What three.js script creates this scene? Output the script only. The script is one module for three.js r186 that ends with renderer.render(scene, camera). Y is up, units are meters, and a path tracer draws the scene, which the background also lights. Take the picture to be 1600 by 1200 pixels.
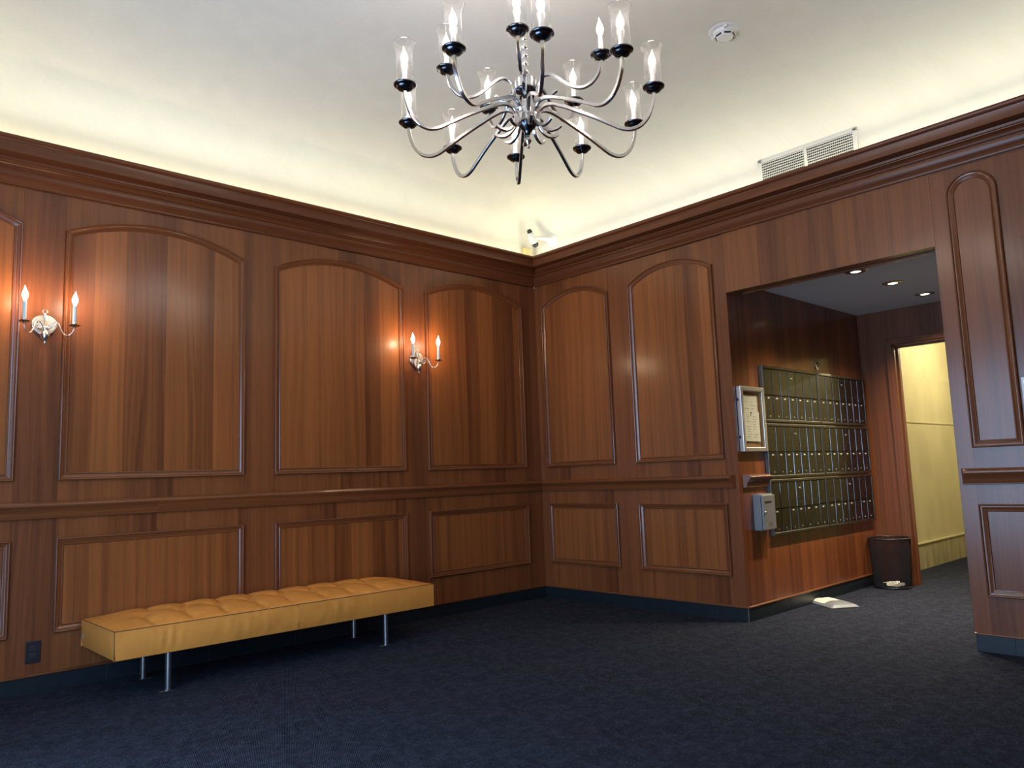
import * as THREE from 'three';
import { RoundedBoxGeometry } from 'three/addons/geometries/RoundedBoxGeometry.js';
import { mergeGeometries, toCreasedNormals } from 'three/addons/utils/BufferGeometryUtils.js';
import { RectAreaLightUniformsLib } from 'three/addons/lights/RectAreaLightUniformsLib.js';

// ---------------------------------------------------------------- camera, sky, large lights, exposure
RectAreaLightUniformsLib.init();
const scene = new THREE.Scene();
const V = (x, y, z) => new THREE.Vector3(x, y, z);
const camera = new THREE.PerspectiveCamera(2 * Math.atan(600 / 1200.95) * 180 / Math.PI, 4 / 3, 0.05, 100);
{
  const R = V(0.7317651, -0.0355191, 0.68063076), U = V(-0.05488591, 0.99232662, 0.1107945), F = V(0.67934334, 0.11843259, -0.72420049);
  const m = new THREE.Matrix4().makeBasis(R, U, F.clone().negate());
  camera.quaternion.setFromRotationMatrix(m);
  camera.position.set(-5.0705, 1.1, 5.0514);
}
scene.add(camera);
const renderer = new THREE.WebGLRenderer({ antialias: true });
renderer.toneMapping = THREE.LinearToneMapping;
renderer.toneMappingExposure = 1.0;
renderer.shadowMap.enabled = true;
scene.background = new THREE.Color().setRGB(0.55, 0.75, 1.15);   // open daylight beyond the entrance door

const ROOM = { w: 5.456, d: 5.53 };            // x from -w to 0, z from 0 to d
const CEIL = 3.75, RAILTOP = 1.047, CROWN0 = 2.868, NZ = 2.036, PZ = 3.495, HEAD = 2.413, BX = 2.312, ALC = 2.505;
const DOORZ = [1.55, 4.0], DOORH = 2.3;        // entrance door in the wall behind and left of the camera
const COVE_I = 21, COVE_C = [1.0, 0.94, 0.66], CHAND_I = 0.23, SCONCE_I = 0.32, DAY_I = 11, SPOT_I = 17, HALL_I = 7.0;
const WARM = [1, 0.68, 0.42];
function areaLight(color, intensity, w, h, at, look) {
  const l = new THREE.RectAreaLight(new THREE.Color().setRGB(...color), intensity, w, h);
  l.position.set(...at); l.lookAt(...look); scene.add(l); return l;
}
const daylight = areaLight([0.42, 0.66, 1.0], DAY_I, DOORZ[1] - DOORZ[0] - 0.2, DOORH - 0.25, [-ROOM.w + 0.03, DOORH / 2 + 0.05, (DOORZ[0] + DOORZ[1]) / 2], [0, DOORH / 2 + 0.05, (DOORZ[0] + DOORZ[1]) / 2]);
daylight.name = 'entrance_daylight';
// light of the tubes that lie in the trough behind the crown moulding, one strip a wall
for (const [name, at, len, turn] of [
  ['left', [-ROOM.w / 2, 3.046, 0.06], ROOM.w - 0.3, 0], ['right', [-0.06, 3.046, ROOM.d / 2], ROOM.d - 0.3, 1],
  ['rear', [-ROOM.w / 2, 3.046, ROOM.d - 0.06], ROOM.w - 0.3, 0], ['entrance', [-ROOM.w + 0.06, 3.046, ROOM.d / 2], ROOM.d - 0.3, 1]]) {
  const l = new THREE.RectAreaLight(new THREE.Color().setRGB(...COVE_C), COVE_I, turn ? 0.04 : len, turn ? len : 0.04);
  l.position.set(...at); l.rotation.x = Math.PI / 2; l.name = 'cove_light_' + name; scene.add(l);
}

// ---------------------------------------------------------------- helpers
let seed = 7;
const rnd = () => { seed = (seed * 1664525 + 1013904223) >>> 0; return seed / 4294967296; };
const hash = (x, y, s) => { let h = (x * 374761393 + y * 668265263 + s * 2147483647) | 0; h = Math.imul(h ^ (h >>> 13), 1274126177); h ^= h >>> 16; return (h >>> 0) / 4294967296; };
const noise = (x, y, s = 0) => {
  const xi = Math.floor(x), yi = Math.floor(y), fx = x - xi, fy = y - yi, u = fx * fx * (3 - 2 * fx), v = fy * fy * (3 - 2 * fy);
  const a = hash(xi, yi, s), b = hash(xi + 1, yi, s), c = hash(xi, yi + 1, s), d = hash(xi + 1, yi + 1, s);
  return a + (b - a) * u + (c - a) * v + (a - b - c + d) * u * v;
};
const lerp = (a, b, t) => a + (b - a) * t, clamp = (x, a = 0, b = 1) => Math.min(b, Math.max(a, x));
const sRGB = (l) => Math.round(255 * clamp(l <= 0.0031308 ? 12.92 * l : 1.055 * Math.pow(l, 1 / 2.4) - 0.055));
function dataTex(w, h, fn, color = true, aniso = 8) {
  const a = new Uint8Array(w * h * 4);
  for (let y = 0; y < h; y++) for (let x = 0; x < w; x++) {
    const c = fn(x, y), i = (y * w + x) * 4;
    if (color) { a[i] = sRGB(c[0]); a[i + 1] = sRGB(c[1]); a[i + 2] = sRGB(c[2]); } else a[i] = a[i + 1] = a[i + 2] = Math.round(255 * clamp(c));
    a[i + 3] = 255;
  }
  const t = new THREE.DataTexture(a, w, h);
  t.wrapS = t.wrapT = THREE.RepeatWrapping; t.magFilter = THREE.LinearFilter; t.minFilter = THREE.LinearMipmapLinearFilter; t.generateMipmaps = true; t.anisotropy = aniso;
  if (color) t.colorSpace = THREE.SRGBColorSpace;
  t.needsUpdate = true; return t;
}
// wood: u across the grain and v along it, both in metres; the picture is TW by TH metres
const TW = 2.2, TH = 3.4;
function woodTex(s, light, dark, stripW, contrast, size = [1024, 1024]) {
  const strips = []; let at = 0, k = 0;
  while (at < TW) { const w = stripW * lerp(0.55, 1.4, hash(k, 3, s)); strips.push([at, hash(k, 9, s), hash(k, 17, s)]); at += w; k++; }
  const rx = new Array(size[0]);
  for (let x = 0; x < size[0]; x++) { const m = x / size[0] * TW; let i = strips.length - 1; while (strips[i][0] > m) i--; rx[x] = [m, strips[i], i]; }
  return dataTex(size[0], size[1], (x, y) => {
    const [m, st, i] = rx[x], v = y / size[1] * TH + st[2] * 7;
    const mid = m - st[0];
    const warp = (noise(m * 5, v * 0.9, s + 1) - 0.5) * 0.06 + (noise(m * 14, v * 2.4, s + 2) - 0.5) * 0.015;
    const q = mid + warp;
    let g = 0.42 * (noise(q * 26 + i * 31, v * 0.5, s + 3) - 0.5) + 0.3 * (noise(q * 85 + i * 13, v * 0.9, s + 4) - 0.5) + 0.26 * (noise(m * 330, v * 4, s + 5) - 0.5);
    const pore = noise(m * 460, v * 14, s + 6);
    g += pore > 0.8 ? -(pore - 0.8) * 1.1 : 0;
    const ring = Math.sin((q * 60 + Math.abs(mid - 0.09) * noise(v * 0.55, i, s + 7) * 160 + v * 1.6)) * 0.05;
    const t = clamp(0.52 + (st[1] - 0.5) * contrast + g * 0.95 + ring);
    return [0, 1, 2].map((c) => lerp(dark[c], light[c], t));
  });
}
const grainBump = dataTex(512, 512, (x, y) => 0.5 + 0.5 * (noise(x * 0.5, y * 0.012, 91) - 0.5) + 0.4 * (noise(x * 0.9, y * 0.03, 92) - 0.5), false);
grainBump.repeat.set(2.5, 2);
const P3 = (o) => new THREE.MeshPhysicalMaterial(o), S3 = (o) => new THREE.MeshStandardMaterial(o), lin = (r, g, b) => new THREE.Color().setRGB(r, g, b);
const varnish = (map, o = {}) => P3({ map, roughness: 0.45, specularIntensity: 0.45, clearcoat: 0.45, clearcoatRoughness: 0.2, bumpMap: grainBump, bumpScale: 0.00035, ...o });
const PL = [0.305, 0.097, 0.024], PD = [0.1, 0.027, 0.0085];
const M = {
  panel: varnish(woodTex(11, PL, PD, 0.19, 0.6)),
  veneer: varnish(woodTex(23, [0.26, 0.082, 0.023], [0.092, 0.026, 0.0085], 0.3, 0.5)),
  stile: varnish(woodTex(37, [0.23, 0.071, 0.022], [0.09, 0.027, 0.0095], 0.4, 0.35)),
  mould: P3({ map: woodTex(51, [0.22, 0.068, 0.021], [0.09, 0.027, 0.0095], 0.3, 0.35, [512, 1024]), specularIntensity: 0.5, roughness: 0.36, clearcoat: 0.6, clearcoatRoughness: 0.2 }),
  crown: P3({ map: woodTex(53, [0.17, 0.05, 0.0155], [0.07, 0.02, 0.007], 0.5, 0.3, [512, 1024]), specularIntensity: 0.4, roughness: 0.4, clearcoat: 0.3, clearcoatRoughness: 0.25 }),  // moulding wood darkened: the shade on the unlit crown is painted into its colour
  ceiling: S3({ map: dataTex(512, 512, (x, y) => { const n = 0.97 + 0.05 * (noise(x * 0.04, y * 0.04, 71) - 0.5) + 0.03 * (noise(x * 0.3, y * 0.3, 72) - 0.5); return [0.74 * n, 0.71 * n, 0.63 * n]; }), roughness: 0.9 }),
  chrome: P3({ color: lin(0.8, 0.79, 0.78), metalness: 1, roughness: 0.16 }),
  nickel: P3({ color: lin(0.52, 0.51, 0.51), metalness: 1, roughness: 0.2 }),
  darkNickel: P3({ color: lin(0.1, 0.1, 0.11), metalness: 1, roughness: 0.2 }),
  silver: P3({ color: lin(0.72, 0.68, 0.62), metalness: 1, roughness: 0.28 }),
  steel: P3({ color: lin(0.6, 0.61, 0.62), metalness: 1, roughness: 0.3 }),
  glass: P3({ color: lin(0.97, 0.97, 0.97), transmission: 1, thickness: 0, roughness: 0.055, ior: 1.5 }),
  pane: P3({ color: lin(0.93, 0.96, 0.95), transmission: 1, thickness: 0, roughness: 0.01, ior: 1.5 }),
  candle: S3({ color: lin(0.72, 0.7, 0.66), roughness: 0.55 }),
  candleBlue: S3({ color: lin(0.62, 0.68, 0.68), roughness: 0.5 }),
  white: S3({ color: lin(0.74, 0.74, 0.72), roughness: 0.45 }),
  black: S3({ color: lin(0.012, 0.012, 0.014), roughness: 0.35 }),
  slate: P3({ map: dataTex(256, 256, (x, y) => { const n = 0.75 + 0.5 * noise(x * 0.05, y * 0.05, 81) * noise(x * 0.3, y * 0.3, 82) * 1.6; return [0.008 * n, 0.014 * n, 0.019 * n]; }), roughness: 0.4 }),
  grout: S3({ color: lin(0.2, 0.21, 0.2), roughness: 0.9 }),
  plaster: S3({ color: lin(0.4, 0.38, 0.34), roughness: 0.95 }),
};
const frac = (x) => x - Math.floor(x);
const carpetMap = dataTex(1024, 1024, (x, y) => {
  const u = x / 1024 * 0.64, v = y / 1024 * 0.64, row = (2 * u + v) / 0.64 * 41, along = (u - 2 * v) / 0.64 * 34;
  const loop = 0.5 + 0.5 * Math.sin(row * Math.PI * 2), l2 = 0.5 + 0.5 * Math.sin(along * Math.PI * 2 + (Math.floor(row) % 2) * Math.PI);
  const sp = hash(Math.floor(row), Math.floor(along), 5), n = 0.3 + 1.05 * loop * (0.5 + 0.5 * l2) + (sp > 0.88 ? 0.9 * loop : 0) - (sp < 0.2 ? 0.15 : 0) + 0.4 * (noise(x * 0.02, y * 0.02, 6) - 0.5);
  return [0.03 * n, 0.034 * n, 0.05 * n];
});
const carpetBump = dataTex(512, 512, (x, y) => { const u = x / 512, v = y / 512, r = (2 * u + v) * 41, a = (u - 2 * v) * 34; return 0.25 + 0.5 * (0.5 + 0.5 * Math.sin(r * Math.PI * 2)) * (0.6 + 0.4 * Math.sin(a * Math.PI * 2)) + 0.25 * hash(x, y, 8); }, false);
M.carpet = P3({ map: carpetMap, bumpMap: carpetBump, bumpScale: 0.003, roughness: 1, specularIntensity: 0.15 });

const used = {};
const numbered = (n) => { used[n] = (used[n] ?? -1) + 1; return used[n] ? n + '_' + String(used[n]).padStart(3, '0') : n; };
function part(name, geo, mat, parent, at, rot) {
  const m = new THREE.Mesh(Array.isArray(geo) ? mergeGeometries(geo.map((g) => (g.index ? g.toNonIndexed() : g)).map(plain)) : geo, mat);
  m.name = name; m.castShadow = m.receiveShadow = true;
  if (at) m.position.set(...at); if (rot) m.rotation.set(...rot);
  parent.add(m); return m;
}
function plain(g) { for (const k of Object.keys(g.attributes)) if (!['position', 'normal', 'uv'].includes(k)) g.deleteAttribute(k); if (!g.attributes.uv) g.setAttribute('uv', new THREE.BufferAttribute(new Float32Array(g.attributes.position.count * 2), 2)); g.morphAttributes = {}; return g; }
function thing(name, label, category, at = [0, 0, 0], turn = 0, group) {
  const o = new THREE.Group(); o.name = numbered(name); o.position.set(...at); o.rotation.y = turn; o.userData = { label, category };
  if (group) o.userData.group = group; scene.add(o); return o;
}
function structure(name, label, category, at = [0, 0, 0], turn = 0) { const o = thing(name, label, category, at, turn); o.userData.kind = 'structure'; return o; }
function setPlanarUV(g, ou = 0, ov = 0, sx = TW, sy = TH) {   // u across, v up, in metres
  const p = g.attributes.position, n = g.attributes.normal, uv = new Float32Array(p.count * 2);
  for (let i = 0; i < p.count; i++) {
    const side = Math.abs(n.getX(i)) > 0.7, top = Math.abs(n.getY(i)) > 0.7;
    uv[2 * i] = ((side ? p.getZ(i) : p.getX(i)) + ou) / sx; uv[2 * i + 1] = ((top ? p.getZ(i) : p.getY(i)) + ov) / sy;
  }
  g.setAttribute('uv', new THREE.BufferAttribute(uv, 2)); return g;
}
// a board in wall space: s0..s1 along the wall, y0..y1, n0..n1 out of it
function board(s0, s1, y0, y1, n0, n1, ou = rnd() * 9, ov = rnd() * 0.3) {
  const g = new THREE.BoxGeometry(s1 - s0, y1 - y0, n1 - n0); g.translate((s0 + s1) / 2, (y0 + y1) / 2, (n0 + n1) / 2);
  return setPlanarUV(g, ou, ov);
}
function boxAt(x0, x1, y0, y1, z0, z1) { const g = new THREE.BoxGeometry(x1 - x0, y1 - y0, z1 - z0); g.translate((x0 + x1) / 2, (y0 + y1) / 2, (z0 + z1) / 2); return g; }
function rbox(x0, x1, y0, y1, z0, z1, r = 0.004, seg = 2) { const g = new RoundedBoxGeometry(x1 - x0, y1 - y0, z1 - z0, seg, r); g.translate((x0 + x1) / 2, (y0 + y1) / 2, (z0 + z1) / 2); return g; }
function fromQuads(quads, crease = 0.7) {   // quads: [[p,p,p,p],[uv,uv,uv,uv]]
  const pos = [], uv = [];
  for (const [p, t] of quads) for (const i of [0, 1, 2, 0, 2, 3]) { pos.push(...p[i]); uv.push(...t[i]); }
  const g = new THREE.BufferGeometry(); g.setAttribute('position', new THREE.Float32BufferAttribute(pos, 3)); g.setAttribute('uv', new THREE.Float32BufferAttribute(uv, 2));
  g.computeVertexNormals(); return toCreasedNormals(g, crease);
}
const arcLen = (pts) => { const a = [0]; for (let i = 1; i < pts.length; i++) a.push(a[i - 1] + Math.hypot(pts[i][0] - pts[i - 1][0], pts[i][1] - pts[i - 1][1])); return a; };
// straight moulding: profile of (n, y) from bottom to top, ends shortened by n times m0 and m1 (mitres and returns)
function run(profile, s0, s1, m0 = 0, m1 = 0) {
  const L = arcLen(profile), q = [], o = rnd() * 3, S = (i, e) => (e ? s1 - m1 * profile[i][0] : s0 + m0 * profile[i][0]);
  const N = Math.max(1, Math.round((s1 - s0) / 2.5));
  for (let i = 0; i + 1 < profile.length; i++) for (let k = 0; k < N; k++) {
    const at = (j, f) => { const s = lerp(S(j, 0), S(j, 1), f); return [[s, profile[j][1], profile[j][0]], [(L[j] + o) / TW, s / TH]]; };
    const a = at(i, k / N), b = at(i, (k + 1) / N), c = at(i + 1, (k + 1) / N), d = at(i + 1, k / N);
    q.push([[a[0], b[0], c[0], d[0]], [a[1], b[1], c[1], d[1]]]);
  }
  const tri = THREE.ShapeUtils.triangulateShape(profile.map(([n, y]) => new THREE.Vector2(n, y)), []);
  for (const e of [0, 1]) for (const t of tri) {   // end caps
    const p = t.map((i) => [S(i, e), profile[i][1], profile[i][0]]), v = p.map((z) => [z[2] / TW, z[1] / TH]);
    const k = (p[1][2] - p[0][2]) * (p[2][1] - p[0][1]) - (p[1][1] - p[0][1]) * (p[2][2] - p[0][2]) > 0 ? 1 : -1;
    const o = (k > 0) === !e ? [0, 1, 2, 2] : [2, 1, 0, 0]; q.push([o.map((i) => p[i]), o.map((i) => v[i])]);
  }
  return fromQuads(q);
}
// closed moulding round a panel: outline counter-clockwise in (s, y); profile of (inward, out)
function loop(path, profile, base = 0) {
  const n = path.length, L = arcLen(profile), q = [], nrm = [];
  for (let i = 0; i < n; i++) {
    const a = path[(i + n - 1) % n], b = path[i], c = path[(i + 1) % n];
    const d1 = [b[0] - a[0], b[1] - a[1]], d2 = [c[0] - b[0], c[1] - b[1]], l1 = Math.hypot(...d1), l2 = Math.hypot(...d2);
    const n1 = [-d1[1] / l1, d1[0] / l1], n2 = [-d2[1] / l2, d2[0] / l2], k = 1 + n1[0] * n2[0] + n1[1] * n2[1];
    nrm.push([(n1[0] + n2[0]) / k, (n1[1] + n2[1]) / k]);
  }
  let run = rnd() * 3;
  for (let i = 0; i < n; i++) {
    const j = (i + 1) % n, len = Math.hypot(path[j][0] - path[i][0], path[j][1] - path[i][1]);
    const at = (k, p) => [path[k][0] + nrm[k][0] * profile[p][0], path[k][1] + nrm[k][1] * profile[p][0], base + profile[p][1]];
    for (let p = 0; p + 1 < profile.length; p++) q.push([[at(i, p), at(j, p), at(j, p + 1), at(i, p + 1)], [[L[p] / TW, run / TH], [L[p] / TW, (run + len) / TH], [L[p + 1] / TW, (run + len) / TH], [L[p + 1] / TW, run / TH]]]);
    run += len;
  }
  return fromQuads(q, 0.55);
}
function arched(s0, s1, y0, spring, rise, inset = 0, seg = 22) {   // outline of a panel with a segmental head
  const c = (s1 - s0) / 2, R = (c * c + rise * rise) / (2 * rise), cx = (s0 + s1) / 2, cy = spring + rise - R;
  const h = c - inset, r = R - inset, pts = [[s0 + inset, y0 + inset], [s1 - inset, y0 + inset]];
  const a0 = Math.acos(clamp(h / r, -1, 1));
  for (let i = 0; i <= seg; i++) { const a = lerp(a0, Math.PI - a0, i / seg); pts.push([cx + r * Math.cos(a), cy + r * Math.sin(a)]); }
  return pts;
}
const rect = (s0, s1, y0, y1, i = 0) => [[s0 + i, y0 + i], [s1 - i, y0 + i], [s1 - i, y1 - i], [s0 + i, y1 - i]];
function plate(path, n0, n1, ou, ov) {
  const g = new THREE.ExtrudeGeometry(new THREE.Shape(path.map(([a, b]) => new THREE.Vector2(a, b))), { depth: n1 - n0, bevelEnabled: false, curveSegments: 1 });
  g.translate(0, 0, n0); return setPlanarUV(g, ou ?? rnd() * 9, ov ?? rnd() * 0.3);
}
const PANEL_PROFILE = [[0, 0], [0, 0.017], [0.002, 0.0225], [0.0055, 0.0245], [0.009, 0.0228], [0.011, 0.018], [0.0118, 0.0145], [0.0145, 0.0148], [0.0195, 0.0132], [0.026, 0.0088], [0.031, 0.0062], [0.033, 0.0055], [0.034, 0.0095], [0.037, 0.0118], [0.0405, 0.0105], [0.043, 0.006], [0.043, 0]];
const RAIL_PROFILE = [[0, 0.953], [0.018, 0.953], [0.021, 0.9565], [0.021, 0.964], [0.0235, 0.967], [0.0245, 0.978], [0.028, 0.991], [0.034, 1.001], [0.038, 1.005], [0.0385, 1.01], [0.0435, 1.0125], [0.048, 1.019], [0.0495, 1.0265], [0.048, 1.034], [0.043, 1.039], [0.037, 1.041], [0.034, 1.0455], [0.012, 1.047], [0, 1.047]];
const BEAD_PROFILE = [[0, 0.094], [0.011, 0.094], [0.0135, 0.0965], [0.0145, 0.1], [0.0135, 0.1045], [0.01, 0.1075], [0, 0.108]];
const arcPts = (cx, cy, r, a0, a1, k) => Array.from({ length: k + 1 }, (_, i) => { const a = lerp(a0, a1, i / k) * Math.PI / 180; return [cx + r * Math.cos(a), cy + r * Math.sin(a)]; });
const CROWN_PROFILE = [[0, 2.868], [0.013, 2.868], [0.0165, 2.873], [0.0165, 2.883], [0.021, 2.885], [0.0225, 2.889], [0.031, 2.898], [0.038, 2.911], [0.0425, 2.927], [0.0435, 2.941], [0.0435, 2.947], [0.058, 2.949], [0.0605, 2.954], [0.0645, 2.963], [0.073, 2.9705], [0.083, 2.974], [0.0885, 2.975], [0.091, 2.978], [0.091, 2.983], [0.1005, 2.985],
  [0.102, 2.993], [0.107, 3.008], [0.117, 3.022], [0.131, 3.034], [0.148, 3.0425], [0.163, 3.046], [0.168, 3.0465], [0.1725, 3.0495], [0.174, 3.055], [0.1725, 3.0605], [0.1825, 3.0625], [0.191, 3.066], [0.197, 3.072], [0.2, 3.08], [0.2, 3.09], [0.196, 3.095], [0.186, 3.096], [0.183, 3.092], [0.181, 3.0], [0, 2.996]];

// ---------------------------------------------------------------- the setting: floor, ceiling, walls
{
  const f = structure('floor', 'dark navy ribbed carpet covering the lobby and mail alcove', 'floor');
  part('carpet', setPlanarUV(boxAt(-ROOM.w - 0.2, 5.7, -0.08, 0, -0.2, ROOM.d + 0.2), 0, 0, 0.64, 0.64), M.carpet, f);
  const o = structure('pavement', 'grey pavement outside the glazed entrance door', 'pavement');
  part('slab', boxAt(-14, -ROOM.w - 0.2, -0.14, -0.06, -4, 10), M.plaster, o);
}
{ // coved ceiling: a smooth sweep from the wall above the crown moulding into the flat
  const c = structure('ceiling', 'cream plaster ceiling with coved edges above the wood crown', 'ceiling');
  const rings = [[0, 2.86, 0.006], [0, 3.02, 0.006], [0, 3.15, 0.008], [0, 3.26, 0.02]];
  const A = 1.35, B = CEIL - 3.26;
  for (let i = 1; i <= 28; i++) { const a = i / 28 * Math.PI / 2, d = A * (1 - Math.cos(a)); rings.push([d, 3.26 + B * Math.sin(a), 0.02 + 0.92 * d]); }
  const K = 14, ring = ([d, y, r]) => {
    const p = [], x0 = -ROOM.w + d, x1 = -d, z0 = d, z1 = ROOM.d - d;
    for (const [cx, cz, a0] of [[x1 - r, z1 - r, 0], [x0 + r, z1 - r, 90], [x0 + r, z0 + r, 180], [x1 - r, z0 + r, 270]])
      for (let k = 0; k <= K; k++) { const a = (a0 + 90 * k / K) * Math.PI / 180; p.push([cx + r * Math.cos(a), y, cz + r * Math.sin(a)]); }
    return p;
  };
  const pos = [], idx = [], rs = rings.map(ring), n = rs[0].length;
  for (const r of rs) for (const p of r) pos.push(...p);
  for (let i = 0; i + 1 < rs.length; i++) for (let k = 0; k < n; k++) { const a = i * n + k, b = i * n + (k + 1) % n, e = a + n, f = b + n; idx.push(a, b, e, b, f, e); }
  pos.push(-ROOM.w / 2, CEIL, ROOM.d / 2); const mid = pos.length / 3 - 1, last = (rs.length - 1) * n;
  for (let k = 0; k < n; k++) idx.push(last + k, last + (k + 1) % n, mid);
  const g = new THREE.BufferGeometry(); g.setAttribute('position', new THREE.Float32BufferAttribute(pos, 3)); g.setIndex(idx);
  const uv = []; for (let i = 0; i < pos.length; i += 3) uv.push((pos[i] + pos[i + 1] * 0.7) / 2, (pos[i + 2] + pos[i + 1] * 0.7) / 2);
  g.setAttribute('uv', new THREE.Float32BufferAttribute(uv, 2)); g.computeVertexNormals();
  part('plaster_cove', g, M.ceiling, c);
  part('roof_slab', boxAt(-ROOM.w - 0.2, 0.2, CEIL + 0.1, CEIL + 0.2, -0.2, ROOM.d + 0.2), M.plaster, c);
}
const STILE = 0.2205, BAYW = 1.1035;
function bay(wall, s0, s1, { lo = true, up = true, spring = 2.649, rise = 0.125, edge = 0.0, top = 2.9, y0 = 1.0 } = {}) {
  if (up) {
    part('wood_veneer', board(s0, s1, y0, top, -0.012, 0), M.veneer, wall);
    part('arched_panel', plate(arched(s0, s1, 1.1665, spring, rise, 0.03), 0, 0.004), M.panel, wall);
    part('panel_moulding', loop(arched(s0, s1, 1.1665, spring, rise), PANEL_PROFILE), M.mould, wall);
  }
  if (lo) {
    part('wood_veneer', board(s0, s1, 0.1, 0.9985, -0.012, 0), M.veneer, wall);
    part('lower_panel', plate(rect(s0, s1, 0.315, 0.8394, 0.03), 0, 0.004), M.panel, wall);
    part('panel_moulding', loop(rect(s0, s1, 0.315, 0.8394), PANEL_PROFILE), M.mould, wall);
  }
}
const stile = (wall, s0, s1, y0 = 0.1, y1 = 2.9) => part('stile', board(s0 + 0.0006, s1 - 0.0006, y0, y1, -0.012, 0), M.stile, wall);
function backing(wall, rects) { for (const [s0, s1, y0, y1, t = 0.15] of rects) part('wall_core', board(s0, s1, y0, y1, -t, -0.013), M.plaster, wall); }
function tiles(name, label, s0, s1, w, at, turn) {
  const b = structure(name, label, 'baseboard', at, turn);
  part('grout_bed', boxAt(s0, s1, 0, 0.0935, -0.012, 0.002), M.grout, b);
  for (let s = s0; s < s1 - 0.01; s += w) part('base_tile', setPlanarUV(rbox(s + 0.0012, Math.min(s + w, s1) - 0.0012, 0.001, 0.0938, -0.01, 0.0065, 0.0015, 1), rnd() * 3, 0, 0.5, 0.5), M.slate, b);
  return b;
}
const wl = structure('wall_left', 'wood panelled wall with four arched panels behind the bench', 'wall');
backing(wl, [[-ROOM.w - 0.15, 0, 0, 3.76]]);
{
  let s = -0.196;
  stile(wl, -0.196, 0.012);
  for (let k = 0; k < 4; k++) { bay(wl, s - BAYW, s); s -= BAYW; stile(wl, k < 3 ? s - STILE : -ROOM.w, s); s -= STILE; }
}
const wr = structure('wall_right', 'wood panelled wall with arched panels and the opening to the mail alcove', 'wall', [0, 0, 0], -Math.PI / 2);
backing(wr, [[0, NZ - 0.014, 0, 3.76, 0.12], [NZ, PZ, HEAD, 3.76, 0.12], [PZ, ROOM.d + 0.15, 0, 3.76, 0.12]]);
stile(wr, -0.012, 0.098); bay(wr, 0.098, 0.898, { rise: 0.115 }); stile(wr, 0.898, 1.12); bay(wr, 1.12, 1.932, { rise: 0.12 }); stile(wr, 1.932, NZ);
part('header_board', board(NZ + 0.0006, PZ - 0.0006, HEAD, 2.9, -0.012, 0, 0.4), M.veneer, wr);
part('header_soffit', board(NZ, PZ, HEAD - 0.004, HEAD + 0.004, -0.125, -0.001), M.stile, wr);
part('header_bead', rbox(NZ + 0.07, PZ, HEAD - 0.016, HEAD - 0.003, -0.125, -0.108, 0.004), M.mould, wr);
stile(wr, PZ, 3.582);
{
  const s0 = 3.582, s1 = 3.852, up = arched(s0, s1, 1.1665, 2.679, 0.1345, 0, 26), inn = arched(s0, s1, 1.1665, 2.679, 0.1345, 0.03, 26);
  part('wood_veneer', board(s0, s1, 1.0, 2.9, -0.012, 0), M.stile, wr);
  part('arched_panel', plate(inn, 0, 0.004), M.stile, wr);
  part('panel_moulding', loop(up, PANEL_PROFILE), M.mould, wr);
  part('wood_veneer', board(s0, s1, 0.1, 0.9985, -0.012, 0), M.stile, wr);
  part('lower_panel', plate(rect(s0, s1, 0.315, 0.8394, 0.03), 0, 0.004), M.stile, wr);
  part('panel_moulding', loop(rect(s0, s1, 0.315, 0.8394), PANEL_PROFILE), M.mould, wr);
}
stile(wr, 3.852, 4.1); bay(wr, 4.1, 5.334, {}); stile(wr, 5.334, ROOM.d);
part('jamb_board', board(PZ - 0.004, PZ + 0.004, 0.1, HEAD, -0.125, -0.001), M.stile, wr);
const ws = structure('wall_rear', 'wood panelled wall behind the camera', 'wall', [0, 0, ROOM.d], Math.PI);
backing(ws, [[-0.15, ROOM.w + 0.15, 0, 3.76]]);
{ let s = 0.196; stile(ws, 0, s); for (let k = 0; k < 4; k++) { bay(ws, s, s + BAYW); s += BAYW; stile(ws, s, k < 3 ? s + STILE : ROOM.w); s += STILE; } }
const ww = structure('wall_entrance', 'wood panelled wall around the glazed entrance door', 'wall', [-ROOM.w, 0, 0], Math.PI / 2);   // s = -z
backing(ww, [[-ROOM.d - 0.15, -DOORZ[1], 0, 3.76], [-DOORZ[0], 0.15, 0, 3.76], [-DOORZ[1], -DOORZ[0], DOORH, 3.76]]);
stile(ww, -0.196, 0); bay(ww, -1.3, -0.196); stile(ww, -DOORZ[0], -1.3); stile(ww, -ROOM.d, -5.33); bay(ww, -5.33, -4.2); stile(ww, -4.2, -DOORZ[1]);
part('header_board', board(-DOORZ[1], -DOORZ[0], DOORH, 2.9, -0.012, 0), M.veneer, ww);
{
  const d = structure('door_2', 'glazed wooden entrance door letting daylight into the lobby', 'door', [-ROOM.w - 0.06, 0, 0]);
  const z0 = DOORZ[0], z1 = DOORZ[1], zm = (z0 + z1) / 2;
  for (const [a, b] of [[z0, z0 + 0.09], [zm - 0.05, zm + 0.05], [z1 - 0.09, z1]]) part('door_post', boxAt(-0.04, 0.04, 0, DOORH, a, b), M.mould, d);
  for (const [a, b] of [[z0, zm], [zm, z1]]) {
    part('bottom_rail', boxAt(-0.03, 0.03, 0, 0.2, a + 0.09, b - 0.09), M.mould, d); part('top_rail', boxAt(-0.03, 0.03, DOORH - 0.1, DOORH, a + 0.05, b - 0.05), M.mould, d);
    part('glass_pane', boxAt(-0.004, 0.004, 0.2, DOORH - 0.1, a + 0.05, b - 0.05), M.pane, d);
  }
}
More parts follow.
